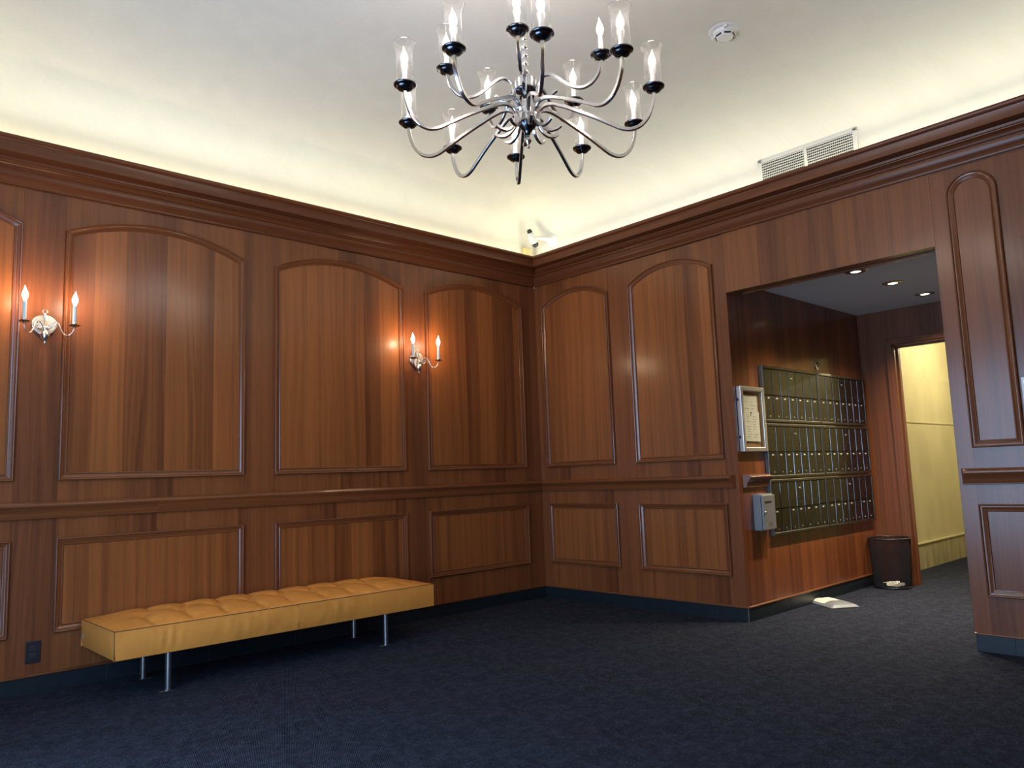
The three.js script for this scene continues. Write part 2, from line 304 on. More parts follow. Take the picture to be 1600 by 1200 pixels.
// crown mouldings, chair rails, base beads and base tiles
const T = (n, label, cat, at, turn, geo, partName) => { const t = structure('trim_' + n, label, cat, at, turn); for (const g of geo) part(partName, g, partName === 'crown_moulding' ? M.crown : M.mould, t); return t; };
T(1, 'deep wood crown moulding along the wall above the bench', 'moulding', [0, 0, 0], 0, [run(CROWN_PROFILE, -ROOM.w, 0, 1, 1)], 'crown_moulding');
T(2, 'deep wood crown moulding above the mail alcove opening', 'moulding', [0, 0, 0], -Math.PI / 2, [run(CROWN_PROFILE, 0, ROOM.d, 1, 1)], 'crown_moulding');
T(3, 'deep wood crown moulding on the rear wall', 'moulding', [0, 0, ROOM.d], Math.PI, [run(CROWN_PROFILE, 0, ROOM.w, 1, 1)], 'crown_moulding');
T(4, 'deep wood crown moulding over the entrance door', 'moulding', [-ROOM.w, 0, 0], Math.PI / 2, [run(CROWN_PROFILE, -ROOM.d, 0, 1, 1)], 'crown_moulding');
T(5, 'wood chair rail running above the bench', 'chair rail', [0, 0, 0], 0, [run(RAIL_PROFILE, -ROOM.w, 0, 1, 1)], 'chair_rail');
T(6, 'wood chair rail between the room corner and the mail alcove', 'chair rail', [0, 0, 0], -Math.PI / 2, [run(RAIL_PROFILE, 0, 2.006, 1, 0.5)], 'chair_rail');
T(7, 'wood chair rail on the wall right of the mail alcove opening', 'chair rail', [0, 0, 0], -Math.PI / 2, [run(RAIL_PROFILE, 3.508, ROOM.d, 0.5, 1)], 'chair_rail');
T(8, 'thin wood bead above the dark base tiles behind the bench', 'bead', [0, 0, 0], 0, [run(BEAD_PROFILE, -ROOM.w, 0, 1, 1)], 'base_bead');
T(9, 'thin wood bead above the base tiles left of the alcove', 'bead', [0, 0, 0], -Math.PI / 2, [run(BEAD_PROFILE, 0, NZ + 0.014, 1, -1 + 1)], 'base_bead');
T(10, 'thin wood bead above the base tiles right of the alcove', 'bead', [0, 0, 0], -Math.PI / 2, [run(BEAD_PROFILE, PZ, ROOM.d, 0, 1)], 'base_bead');
tiles('baseboard_left', 'dark slate base tiles along the wall behind the bench', -ROOM.w, 0, 0.597, [0, 0, 0], 0);
tiles('baseboard_right', 'dark slate base tiles between the room corner and the mail alcove', -0.012, NZ, 0.597, [0, 0, 0], -Math.PI / 2);
tiles('baseboard_pilaster', 'dark slate base tiles under the narrow arched panel', PZ, ROOM.d, 0.2, [0, 0, 0], -Math.PI / 2);
// mail alcove
const wa = structure('wall_alcove_left', 'plain glossy wood alcove wall carrying the mailboxes', 'wall', [0, 0, NZ]);
backing(wa, [[0.125, BX + 0.12, 0, 2.7]]);
M.niche = varnish(woodTex(67, [0.25, 0.075, 0.022], [0.09, 0.026, 0.011], 0.42, 0.4), { roughness: 0.34, clearcoat: 0.7, clearcoatRoughness: 0.14 });
part('wood_veneer', board(0.001, 0.75, 0.1, 2.52, -0.012, 0, 1.1), M.niche, wa); part('wood_veneer', board(0.7512, 1.55, 0.1, 2.52, -0.012, 0, 0.5), M.niche, wa); part('wood_veneer', board(1.5512, BX, 0.1, 2.52, -0.012, 0, 1.7), M.niche, wa);
T(11, 'short wood chair rail stub between the notice case and grey letterbox', 'chair rail', [0, 0, NZ], 0, [run(RAIL_PROFILE, 0.05, 0.38, 0.5, 0)], 'chair_rail');
T(12, 'thin wood bead under the mailbox wall', 'bead', [0, 0, NZ], 0, [run(BEAD_PROFILE, -0.012, BX, 0, 1)], 'base_bead');
tiles('baseboard_alcove', 'black base tiles under the mailbox wall', 0, BX, 0.6, [0, 0, NZ], 0);
const wb = structure('wall_alcove_back', 'wood alcove wall around the doorway to the yellow corridor', 'wall', [BX, 0, 0], -Math.PI / 2);
const DZ0 = 2.335, DZ1 = 3.25, DH = 2.175;
backing(wb, [[NZ - 0.12, DZ0, 0, 2.7, 0.12], [DZ0, DZ1, DH, 2.7, 0.12], [DZ1, 4.4, 0, 2.7, 0.12]]);
part('wood_veneer', board(NZ, DZ0, 0.0, 2.52, -0.012, 0, 0.9), M.stile, wb); part('wood_veneer', board(DZ0, DZ1, DH, 2.52, -0.012, 0, 0.2), M.stile, wb); part('wood_veneer', board(DZ1, 4.3, 0, 2.52, -0.012, 0), M.stile, wb);
{
  const d = structure('door_1', 'wood cased doorway opening to the yellow corridor', 'door', [BX, 0, 0], -Math.PI / 2);
  const C = 0.055;
  part('casing', rbox(DZ0 - C, DZ0, 0, DH + C, -0.005, 0.022, 0.004), M.mould, d); part('casing', rbox(DZ1, DZ1 + C, 0, DH + C, -0.005, 0.022, 0.004), M.mould, d);
  part('casing', rbox(DZ0, DZ1, DH, DH + C, -0.005, 0.022, 0.004), M.mould, d);
  part('jamb', board(DZ0 - 0.002, DZ0 + 0.016, 0, DH, -0.125, 0.012), M.mould, d); part('jamb', board(DZ1 - 0.016, DZ1 + 0.002, 0, DH, -0.125, 0.012), M.mould, d);
  part('jamb_head', board(DZ0, DZ1, DH - 0.016, DH + 0.002, -0.125, 0.012), M.mould, d);
  part('door_stop', rbox(DZ0 + 0.016, DZ0 + 0.03, 0, DH - 0.016, -0.085, -0.045, 0.002), M.mould, d); part('door_stop', rbox(DZ0 + 0.03, DZ1 - 0.016, DH - 0.03, DH - 0.016, -0.085, -0.045, 0.002), M.mould, d);
}
M.alcoveCeil = S3({ color: lin(0.7, 0.7, 0.69), roughness: 0.6 });
{
  const c = structure('ceiling_alcove', 'flat painted ceiling of the mail alcove', 'ceiling');
  part('ceiling_board', boxAt(0.1, BX + 0.1, ALC, ALC + 0.05, NZ - 0.1, 4.4), M.alcoveCeil, c);
  const w = structure('wall_alcove_right', 'plain wood alcove wall hidden by the pilaster', 'wall');
  part('wood_veneer', boxAt(0.1, BX + 0.1, 0, 2.6, 4.3, 4.4), M.stile, w);
}
M.yellow = S3({ map: dataTex(256, 256, (x, y) => { const n = 0.92 + 0.14 * (noise(x * 0.05, y * 0.03, 55) - 0.5); return [0.6 * n, 0.54 * n, 0.31 * n]; }), roughness: 0.6 });
M.yellowStreaky = S3({ map: dataTex(256, 256, (x, y) => { const n = 0.85 + 0.5 * (noise(x * 0.06, y * 0.012, 57) - 0.5) + 0.15 * (noise(x * 0.4, y * 0.1, 58) - 0.5); return [0.42 * n, 0.37 * n, 0.21 * n]; }), roughness: 0.65 });  // darker, streaky version of the corridor yellow, for the skirting
{
  const z = 2.004, c = structure('wall_corridor_left', 'yellow painted corridor wall seen through the doorway', 'wall');
  part('painted_wall', setPlanarUV(boxAt(BX + 0.12, 5.6, 0, 2.7, z - 0.12, z), 0, 0, 2, 2), M.yellow, c);
  part('skirting', setPlanarUV(boxAt(BX + 0.12, 5.6, 0, 0.25, z, z + 0.008), 0, 0, 1, 1), M.yellowStreaky, c);
  part('skirting_cap', rbox(BX + 0.12, 5.6, 0.25, 0.268, z, z + 0.02, 0.005), M.yellow, c);
  part('picture_rail', rbox(BX + 0.12, 5.6, 1.503, 1.524, z, z + 0.009, 0.004), M.yellow, c);
  const e = structure('wall_corridor_end', 'yellow painted wall at the corridor end', 'wall');
  part('painted_wall', boxAt(5.6, 5.7, 0, 2.7, z - 0.12, 4.4), M.yellow, e);
  const r = structure('wall_corridor_right', 'yellow painted wall opposite in the corridor', 'wall');
  part('painted_wall', boxAt(BX + 0.12, 5.7, 0, 2.7, 4.3, 4.4), M.yellow, r);
  const k = structure('ceiling_corridor', 'white corridor ceiling', 'ceiling');
  part('ceiling_board', boxAt(BX + 0.11, 5.7, 2.62, 2.7, z - 0.12, 4.4), M.white, k);
}
// ---------------------------------------------------------------- chandelier
const lathe = (pts, seg = 24) => new THREE.LatheGeometry(pts.map(([r, y]) => new THREE.Vector2(Math.max(r, 0.0001), y)), seg);
function cyl(r0, r1, y0, y1, seg = 16) { const g = new THREE.CylinderGeometry(r1, r0, y1 - y0, seg); g.translate(0, (y0 + y1) / 2, 0); return g; }
// bar swept along a flat curve given as (r, y); the section is w across and t thick, with chamfered corners
function bar(ctrl, w, t, steps = 60, round = false) {
  const c = new THREE.CatmullRomCurve3(ctrl.map(([r, y]) => V(r, y, 0)), false, 'centripetal'), pts = c.getSpacedPoints(steps), q = [];
  const k = 0.28, sec = round ? Array.from({ length: 8 }, (_, i) => [Math.cos(i * Math.PI / 4) * t / 2, Math.sin(i * Math.PI / 4) * w / 2])
    : [[1 - k, 1], [1, 1 - k], [1, k - 1], [1 - k, -1], [k - 1, -1], [-1, k - 1], [-1, 1 - k], [k - 1, 1]].map(([a, b]) => [a * t / 2, b * w / 2]);
  const ring = pts.map((p, i) => {
    const a = pts[Math.max(0, i - 1)], b = pts[Math.min(steps, i + 1)], dx = b.x - a.x, dy = b.y - a.y, l = Math.hypot(dx, dy), n = [-dy / l, dx / l];
    return sec.map(([u, v]) => [p.x + n[0] * u, p.y + n[1] * u, v]);
  });
  const z = [0, 0];
  for (let i = 0; i < steps; i++) for (let j = 0; j < sec.length; j++) { const m = (j + 1) % sec.length; q.push([[ring[i][j], ring[i][m], ring[i + 1][m], ring[i + 1][j]].reverse(), [z, z, z, z]]); }
  for (const [r, rev] of [[ring[0], 0], [ring[steps], 1]]) for (let j = 1; j + 1 < sec.length; j++) { const f = [r[0], r[j], r[j + 1], r[j + 1]]; q.push([rev ? f.reverse() : f, [z, z, z, z]]); }
  const g = fromQuads(q, round ? 1.2 : 0.6);
  return g;
}
function flameBulb(h = 0.088, r = 0.0165) {
  const g = lathe([[0.007, 0], [0.009, 0.008], [0.0135, 0.018], [r, 0.03], [r * 0.96, 0.04], [0.0125, 0.052], [0.0085, 0.062], [0.005, 0.071], [0.0026, 0.079], [0.0012, h - 0.002], [0, h]], 16);
  const p = g.attributes.position; for (let i = 0; i < p.count; i++) { const y = p.getY(i), b = Math.max(0, y - 0.045); p.setX(i, p.getX(i) + b * b * 2.2); }
  g.computeVertexNormals(); return g;
}
M.bulb = S3({ color: lin(0.9, 0.88, 0.85), emissive: lin(1, 0.93, 0.85), emissiveIntensity: 5, roughness: 0.3 });
M.bulbWarm = S3({ color: lin(0.9, 0.88, 0.85), emissive: lin(1, 0.86, 0.68), emissiveIntensity: 9, roughness: 0.3 });
M.brass = P3({ color: lin(0.55, 0.45, 0.25), metalness: 1, roughness: 0.3 });
function lamp(parent, at, color, intensity, name) {
  const l = new THREE.PointLight(new THREE.Color().setRGB(...color), intensity); l.position.set(...at); l.castShadow = true; l.shadow.radius = 0.75; l.name = name; parent.add(l); return l;
}
{
  const CY = 2.7387, ch = thing('chandelier', 'large two tier nickel chandelier with fifteen candle lights and clear hurricane glass shades', 'chandelier', [-2.7463, CY, 2.7358]);
  const top = CEIL - CY;
  part('ceiling_canopy', lathe([[0, top - 0.075], [0.018, top - 0.075], [0.026, top - 0.06], [0.05, top - 0.035], [0.068, top - 0.012], [0.07, top], [0, top]]), M.nickel, ch);
  part('stem', [cyl(0.0085, 0.0085, 0.08, top - 0.06), ...[0.17, 0.21, 0.25, 0.29, 0.33, 0.4, 0.6].map((y) => lathe([[0.0085, y - 0.014], [0.014, y - 0.008], [0.0165, y], [0.014, y + 0.008], [0.0085, y + 0.014]], 16))], M.chrome, ch);
  part('upper_hub', lathe([[0, 0.04], [0.013, 0.042], [0.018, 0.052], [0.026, 0.06], [0.04, 0.068], [0.049, 0.075], [0.05, 0.082], [0.046, 0.086], [0.02, 0.087], [0, 0.087]], 32), M.darkNickel, ch);
  part('glass_collar', lathe([[0.046, 0.086], [0.0475, 0.11], [0.047, 0.128]], 32), M.chrome, ch);
  part('column', lathe([[0.013, -0.005], [0.017, 0.0], [0.012, 0.01], [0.0145, 0.025], [0.011, 0.04]], 20), M.chrome, ch);
  part('column_sleeve', lathe([[0.034, -0.07], [0.032, -0.04], [0.031, -0.008], [0.026, -0.003], [0, -0.002]], 32), M.chrome, ch);
  part('lower_hub', lathe([[0, -0.132], [0.011, -0.13], [0.013, -0.12], [0.02, -0.112], [0.033, -0.098], [0.042, -0.084], [0.044, -0.075], [0.04, -0.069], [0, -0.068]], 32), M.darkNickel, ch);
  part('finial', lathe([[0, -0.194], [0.006, -0.191], [0.008, -0.184], [0.005, -0.177], [0.008, -0.172], [0.014, -0.163], [0.017, -0.152], [0.013, -0.143], [0.008, -0.138], [0.01, -0.13], [0, -0.128]], 20), M.nickel, ch);
  const lowArm = bar([[0.15, -0.107], [0.13, -0.119], [0.102, -0.121], [0.075, -0.105], [0.055, -0.075], [0.049, -0.045], [0.062, -0.016], [0.085, -0.003], [0.113, -0.002], [0.15, -0.014], [0.22, -0.048], [0.31, -0.096], [0.37, -0.132], [0.42, -0.16], [0.457, -0.168], [0.497, -0.157], [0.53, -0.124], [0.55, -0.08], [0.56, -0.04], [0.561, -0.012]], 0.0155, 0.0155, 84);
  const upArm = bar([[0.145, 0.045], [0.12, 0.03], [0.09, 0.026], [0.068, 0.038], [0.055, 0.062], [0.056, 0.092], [0.07, 0.117], [0.093, 0.129], [0.118, 0.126], [0.15, 0.103], [0.195, 0.062], [0.235, 0.036], [0.272, 0.028], [0.308, 0.04], [0.335, 0.068], [0.35, 0.1], [0.356, 0.13], [0.356, 0.136]], 0.0145, 0.0145, 70);
  const pan = lathe([[0.007, -0.02], [0.013, -0.017], [0.028, -0.012], [0.036, -0.003], [0.0375, 0.001], [0.044, 0.003], [0.0475, 0.007], [0.0475, 0.011], [0.043, 0.0125], [0.03, 0.011], [0, 0.011]], 28);
  const gallery = lathe([[0.027, 0.011], [0.028, 0.02], [0.026, 0.021], [0.0245, 0.013]], 24);
  const sleeve = cyl(0.0105, 0.0098, 0.011, 0.092);
  const shade = lathe([[0.026, 0.014], [0.03, 0.018], [0.036, 0.034], [0.0388, 0.055], [0.0385, 0.08], [0.0365, 0.108], [0.0355, 0.13], [0.037, 0.15], [0.0415, 0.17], [0.0465, 0.184], [0.0492, 0.192], [0.0488, 0.1945], [0.0478, 0.193]], 36);
  const inner = lathe([[0.024, 0.016], [0.0285, 0.02], [0.034, 0.035], [0.0366, 0.055], [0.0363, 0.08], [0.0343, 0.108], [0.0333, 0.13], [0.0348, 0.15], [0.0394, 0.17], [0.0446, 0.184], [0.0475, 0.192]], 36);
  const glassGeo = mergeGeometries([shade, inner, new THREE.TorusGeometry(0.0485, 0.0016, 8, 40).rotateX(Math.PI / 2).translate(0, 0.193, 0)].map((g) => plain(g.toNonIndexed())));
  const bulb = flameBulb();
  const arms = [];
  for (let k = 0; k < 10; k++) arms.push([56.2 + 36 * k, 0.561, 0, lowArm]);
  for (let k = 0; k < 5; k++) arms.push([67.16 + 72 * k, 0.3563, 0.146, upArm]);
  arms.forEach(([deg, r, y, geo], i) => {
    const a = part('arm', geo, M.nickel, ch, null, [0, -deg * Math.PI / 180, 0]);
    const p = part('drip_pan', pan, M.darkNickel, a, [r, y, 0]);
    part('shade_holder', gallery, M.nickel, a, [r, y, 0]);
    part('candle_sleeve', sleeve, M.candle, a, [r, y, 0]);
    const b = part('flame_bulb', bulb, M.bulb, a, [r, y + 0.092, 0]); b.rotation.y = i * 1.7;
    if (i !== 10) part('hurricane_shade', glassGeo, M.glass, a, [r, y, 0]);
    lamp(a, [r, y + 0.125, 0], [1, 0.84, 0.74], CHAND_I, 'chandelier_lamp');
  });
}
// ---------------------------------------------------------------- sconces
function sconce(x, label) {
  const s = thing('wall_sconce', label, 'sconce', [x, 2.045, 0], 0, 'two armed candle sconces on the panelled wall');
  const oval = new THREE.Shape();
  for (let i = 0; i <= 40; i++) { const a = i / 40 * Math.PI * 2, c = Math.cos(a), sn = Math.sin(a); const px = 0.062 * c * (sn < -0.1 ? 1 - 0.35 * Math.pow(-sn, 2) : 1), py = 0.02 + (sn > 0 ? 0.052 : 0.062) * sn; i ? oval.lineTo(px, py) : oval.moveTo(px, py); }
  part('backplate', new THREE.ExtrudeGeometry(oval, { depth: 0.008, bevelEnabled: true, bevelThickness: 0.007, bevelSize: 0.006, bevelSegments: 3, curveSegments: 1 }), M.silver, s, [0, 0, 0.007]);
  part('body_urn', lathe([[0, -0.098], [0.005, -0.096], [0.0075, -0.089], [0.005, -0.082], [0.01, -0.076], [0.021, -0.062], [0.026, -0.045], [0.022, -0.03], [0.012, -0.02], [0.016, -0.01], [0.018, 0.0], [0.012, 0.012], [0, 0.014]], 24), M.silver, s, [0, 0, 0.042]);
  part('crest', [bar([[0, 0.01], [0.006, 0.04], [0.002, 0.066], [-0.006, 0.083]], 0.011, 0.011, 20, true)], M.silver, s, [0, 0, 0.033]);
  part('crest_ring', new THREE.TorusGeometry(0.012, 0.0028, 8, 24), M.silver, s, [-0.002, 0.094, 0.033]);
  for (const k of [-1, 1]) {
    const dx = 0.125, dz = 0.1, len = Math.hypot(dx, dz), arm = part('arm', bar([[0.0, -0.012], [0.018, -0.004], [0.034, 0.018], [0.05, 0.03], [0.066, 0.026], [0.078, 0.008], [0.09, -0.02], [0.108, -0.046], [0.128, -0.05], [0.146, -0.038], [0.157, -0.018], [len, 0.0]], 0.0075, 0.0075, 60, true), M.silver, s, [0, 0, 0.042]);
    arm.rotation.y = k > 0 ? -Math.atan2(dz, dx) : Math.PI + Math.atan2(dz, dx);
    part('scroll', bar([[0.066, 0.025], [0.056, 0.012], [0.058, -0.003], [0.048, -0.015], [0.034, -0.012], [0.028, 0.0], [0.035, 0.01], [0.044, 0.006], [0.042, -0.002]], 0.006, 0.006, 44, true), M.silver, arm);
    part('drip_pan', lathe([[0.005, -0.006], [0.012, -0.002], [0.024, 0.001], [0.0315, 0.006], [0.0315, 0.0075], [0.02, 0.005], [0.0, 0.005]], 24), M.nickel, arm, [len, 0.002, 0]);
    part('candle_cup', lathe([[0.008, 0.005], [0.0105, 0.01], [0.0125, 0.018], [0.0125, 0.02], [0, 0.02]], 16), M.silver, arm, [len, 0.002, 0]);
    part('candle_sleeve', cyl(0.0108, 0.0102, 0.02, 0.118), M.candleBlue, arm, [len, 0.002, 0]);
    part('bulb_collar', cyl(0.007, 0.007, 0.118, 0.124), M.brass, arm, [len, 0.002, 0]);
    part('flame_bulb', flameBulb(), M.bulbWarm, arm, [len, 0.123, 0]);
    lamp(arm, [len, 0.156, 0], WARM, SCONCE_I, 'sconce_lamp');
  }
}
sconce(-4.0455, 'silver two candle wall sconce in line above the dark wall outlet');
sconce(-1.399, 'silver two candle wall sconce beside the arched panel in the room corner');
// the fluorescent tubes in the trough behind the crown
{
  M.tube = S3({ color: lin(0.8, 0.8, 0.78), emissive: lin(...COVE_C), emissiveIntensity: 1.2, roughness: 0.5 });
  const spots = [];
  for (let k = 0; k < 4; k++) { const f = (k + 0.5) / 4; spots.push([-ROOM.w * f, 0.06, 0], [-0.06, ROOM.d * f, 1], [-ROOM.w * f, ROOM.d - 0.06, 0], [-ROOM.w + 0.06, ROOM.d * f, 1]); }
  for (const [x, z, t] of spots) {
    const o = thing('cove_tube_light', 'slim fluorescent tube lying in the trough behind the crown moulding', 'tube light', [x, 3.0005, z], t ? Math.PI / 2 : 0, 'cove tubes behind the crown');
    part('tube', new THREE.CylinderGeometry(0.008, 0.008, 1.16, 10), M.tube, o, [0, 0.022, 0], [0, 0, Math.PI / 2]);
    part('batten', boxAt(-0.6, 0.6, 0, 0.012, -0.014, 0.014), M.white, o);
  }
}
// ---------------------------------------------------------------- bench
{
  M.leather = P3({ map: dataTex(1024, 512, (x, y) => { const n = 0.94 + 0.14 * (noise(x * 0.012, y * 0.012, 31) - 0.5) + 0.07 * (noise(x * 0.25, y * 0.25, 32) - 0.5) + 0.08 * (noise(x * 0.05, y * 0.02, 33) - 0.5); return [0.66 * n, 0.255 * n, 0.046 * n]; }),
    bumpMap: dataTex(512, 512, (x, y) => 0.5 + 0.5 * (noise(x * 0.5, y * 0.5, 34) - 0.5) + 0.4 * (noise(x * 0.16, y * 0.16, 35) - 0.5), false), bumpScale: 0.0006, roughness: 0.42, clearcoat: 0.12, clearcoatRoughness: 0.4 });
  M.thread = S3({ color: lin(0.09, 0.035, 0.012), roughness: 0.7 });
  const x0 = -3.812, x1 = -1.765, z0 = 0.042, z1 = 0.66, yb = 0.226, yt = 0.374;
  const L = x1 - x0, D = z1 - z0, o = thing('leather_bench', 'long tan leather bench with a buttoned top and thin steel legs', 'bench', [(x0 + x1) / 2, 0, (z0 + z1) / 2]);
  // tufted top: pulled-down points in two staggered rows, with creases that run from each to its neighbours
  const pts = [], nC = 9, dx = L / (nC + 1);
  for (let k = 0; k < nC; k++) pts.push([-L / 2 + dx * (k + 1), 0.085]);
  for (let k = 1; k < nC; k++) pts.push([-L / 2 + dx * (k + 0.5), -0.085]);
  const lines = [];
  for (let i = 0; i < nC; i++) { for (const j of [i - 1, i]) if (j >= 0 && j < nC - 1) lines.push([pts[i], pts[nC + j]]); lines.push([pts[i], [pts[i][0] + 0.012 * Math.sin(i * 9), D / 2]]); }
  for (let j = 0; j < nC - 1; j++) lines.push([pts[nC + j], [pts[nC + j][0], -D / 2]]);
  const segD = (x, z, [a, b]) => { const ex = b[0] - a[0], ez = b[1] - a[1], t = clamp(((x - a[0]) * ex + (z - a[1]) * ez) / (ex * ex + ez * ez)); return Math.hypot(x - a[0] - t * ex, z - a[1] - t * ez); };
  const topY = (x, z) => {
    const ux = 1 - Math.pow(Math.abs(2 * x / L), 10), fx = (L / 2 - Math.abs(x)), fz = (D / 2 - Math.abs(z)), edge = clamp(Math.min(fx, fz) / 0.16), dome = 0.05 * Math.pow(Math.sin(clamp(fx / 0.34) * Math.PI / 2), 0.75) * Math.pow(Math.sin(clamp(fz / 0.24) * Math.PI / 2), 0.75);
    let h = dome;
    let dp = 9, dl = 9; for (const p of pts) dp = Math.min(dp, Math.hypot(x - p[0], z - p[1])); for (const l of lines) dl = Math.min(dl, segD(x, z, l));
    h -= 0.016 * Math.exp(-Math.pow(dp / 0.04, 1.3)) * clamp(edge * 1.6);
    h -= 0.017 * Math.exp(-dl / 0.026) * clamp(edge * 2.2);
    h += 0.0022 * (noise(x * 22, z * 22, 41) - 0.5) * edge;
    return yt + h * (ux > 0 ? 1 : 1);
  };
  const NX = 200, NZs = 64, quads = [];
  const P = (i, j) => { const x = -L / 2 + L * i / NX, z = -D / 2 + D * j / NZs; return [[x, topY(x, z), z], [x / 1.2, z / 0.6]]; };
  const grid = Array.from({ length: NX + 1 }, (_, i) => Array.from({ length: NZs + 1 }, (_, j) => P(i, j)));
  const pos = [], uv = [], idx = [];
  for (let i = 0; i <= NX; i++) for (let j = 0; j <= NZs; j++) { pos.push(...grid[i][j][0]); uv.push(...grid[i][j][1]); }
  for (let i = 0; i < NX; i++) for (let j = 0; j < NZs; j++) { const a = i * (NZs + 1) + j, b = a + NZs + 1; idx.push(a, a + 1, b, b, a + 1, b + 1); }
  const tg = new THREE.BufferGeometry(); tg.setAttribute('position', new THREE.Float32BufferAttribute(pos, 3)); tg.setAttribute('uv', new THREE.Float32BufferAttribute(uv, 2)); tg.setIndex(idx); tg.computeVertexNormals();
  const top = part('tufted_top', tg, M.leather, o);
  // sides: panels that bulge a little and carry soft puckers
  function side(len, fixed, axis, sgn, NU) {
    const p = [], t = [], ix = [], NV = 14;
    for (let i = 0; i <= NU; i++) for (let j = 0; j <= NV; j++) {
      const u = i / NU, v = j / NV, s = (u - 0.5) * len, e = Math.sin(Math.PI * v) * Math.min(1, 12 * Math.min(u, 1 - u));
      const puck = axis ? 0 : (0.0045 * Math.pow(noise(s * 26, v * 1.2, 61), 2.2) * clamp((0.55 - Math.abs(s + 0.05)) * 3 + 0.35) + 0.0022 * Math.exp(-Math.pow((s + 0.74) / 0.06, 2)) * Math.sin(s * 120 + 9 * noise(s * 9, v * 0.25, 62)));
      const out = sgn * (fixed + 0.006 * e + puck * Math.sin(Math.PI * v) * 1.4 - 0.006 * Math.pow(1 - v, 3));
      const y = lerp(yb, yt, v);
      p.push(...(axis ? [out, y, s] : [s, y, out])); t.push(s / 1.2, y / 0.6);
    }
    for (let i = 0; i < NU; i++) for (let j = 0; j < NV; j++) { const a = i * (NV + 1) + j, b = a + NV + 1; (sgn > 0) !== !!axis ? ix.push(a, b, a + 1, b, b + 1, a + 1) : ix.push(a, a + 1, b, b, a + 1, b + 1); }
    const g = new THREE.BufferGeometry(); g.setAttribute('position', new THREE.Float32BufferAttribute(p, 3)); g.setAttribute('uv', new THREE.Float32BufferAttribute(t, 2)); g.setIndex(ix); g.computeVertexNormals(); return g;
  }
  part('side_panel', side(L, D / 2, 0, 1, 220), M.leather, o); part('side_panel', side(L, D / 2, 0, -1, 60), M.leather, o);
  part('end_panel', side(D, L / 2, 1, 1, 40), M.leather, o); part('end_panel', side(D, L / 2, 1, -1, 40), M.leather, o);
  part('underside', boxAt(-L / 2 + 0.008, L / 2 - 0.008, yb - 0.002, yb + 0.01, -D / 2 + 0.008, D / 2 - 0.008), M.black, o);
  const seamPath = [[-L / 2, -D / 2], [L / 2, -D / 2], [L / 2, D / 2], [-L / 2, D / 2]], tube = (a, b, r = 0.0022) => { const d = b.clone().sub(a), g = new THREE.CylinderGeometry(r, r, d.length(), 6); g.applyQuaternion(new THREE.Quaternion().setFromUnitVectors(V(0, 1, 0), d.normalize())); g.translate((a.x + b.x) / 2, (a.y + b.y) / 2, (a.z + b.z) / 2); return g; };
  part('seam_piping', seamPath.map((a, i) => { const b = seamPath[(i + 1) % 4]; return tube(V(a[0], yt, a[1]), V(b[0], yt, b[1])); }), M.thread, o);
  for (const [sx, sz] of [[-1, -1], [1, -1], [1, 1], [-1, 1]]) part('corner_seam', tube(V(sx * L / 2, yb + 0.004, sz * D / 2), V(sx * L / 2, yt, sz * D / 2), 0.0016), M.thread, o);
  part('panel_seam', tube(V(-0.36 + 0.36, yb + 0.01, D / 2 + 0.0065), V(0, yt - 0.004, D / 2 + 0.002), 0.001), M.thread, o);
  pts.forEach(([x, z]) => part('button', new THREE.SphereGeometry(0.008, 12, 6, 0, Math.PI * 2, 0, Math.PI / 2), M.leather, o, [x, topY(x, z) - 0.001, z]).scale.set(1, 0.35, 1));
  const cx = (x0 + x1) / 2, cz = (z0 + z1) / 2;
  for (const [x, z] of [[-3.505, 0.148], [-3.498, 0.536], [-2.092, 0.149], [-2.084, 0.538]]) {
    const leg = part('leg', cyl(0.0165, 0.0165, 0.003, yb), M.steel, o, [x - cx, 0, z - cz]);
    part('foot_plate', rbox(-0.045, 0.02, 0.0, 0.004, -0.014, 0.014, 0.0015), M.steel, leg, [z < 0.3 ? 0.025 : 0, 0, 0]);
  }
  part('side_tag', rbox(-0.003, 0.003, -0.012, 0.012, -0.01, 0.01, 0.001), M.steel, o, [-L / 2 - 0.006, 0.285, -D / 2 + 0.05]);
}
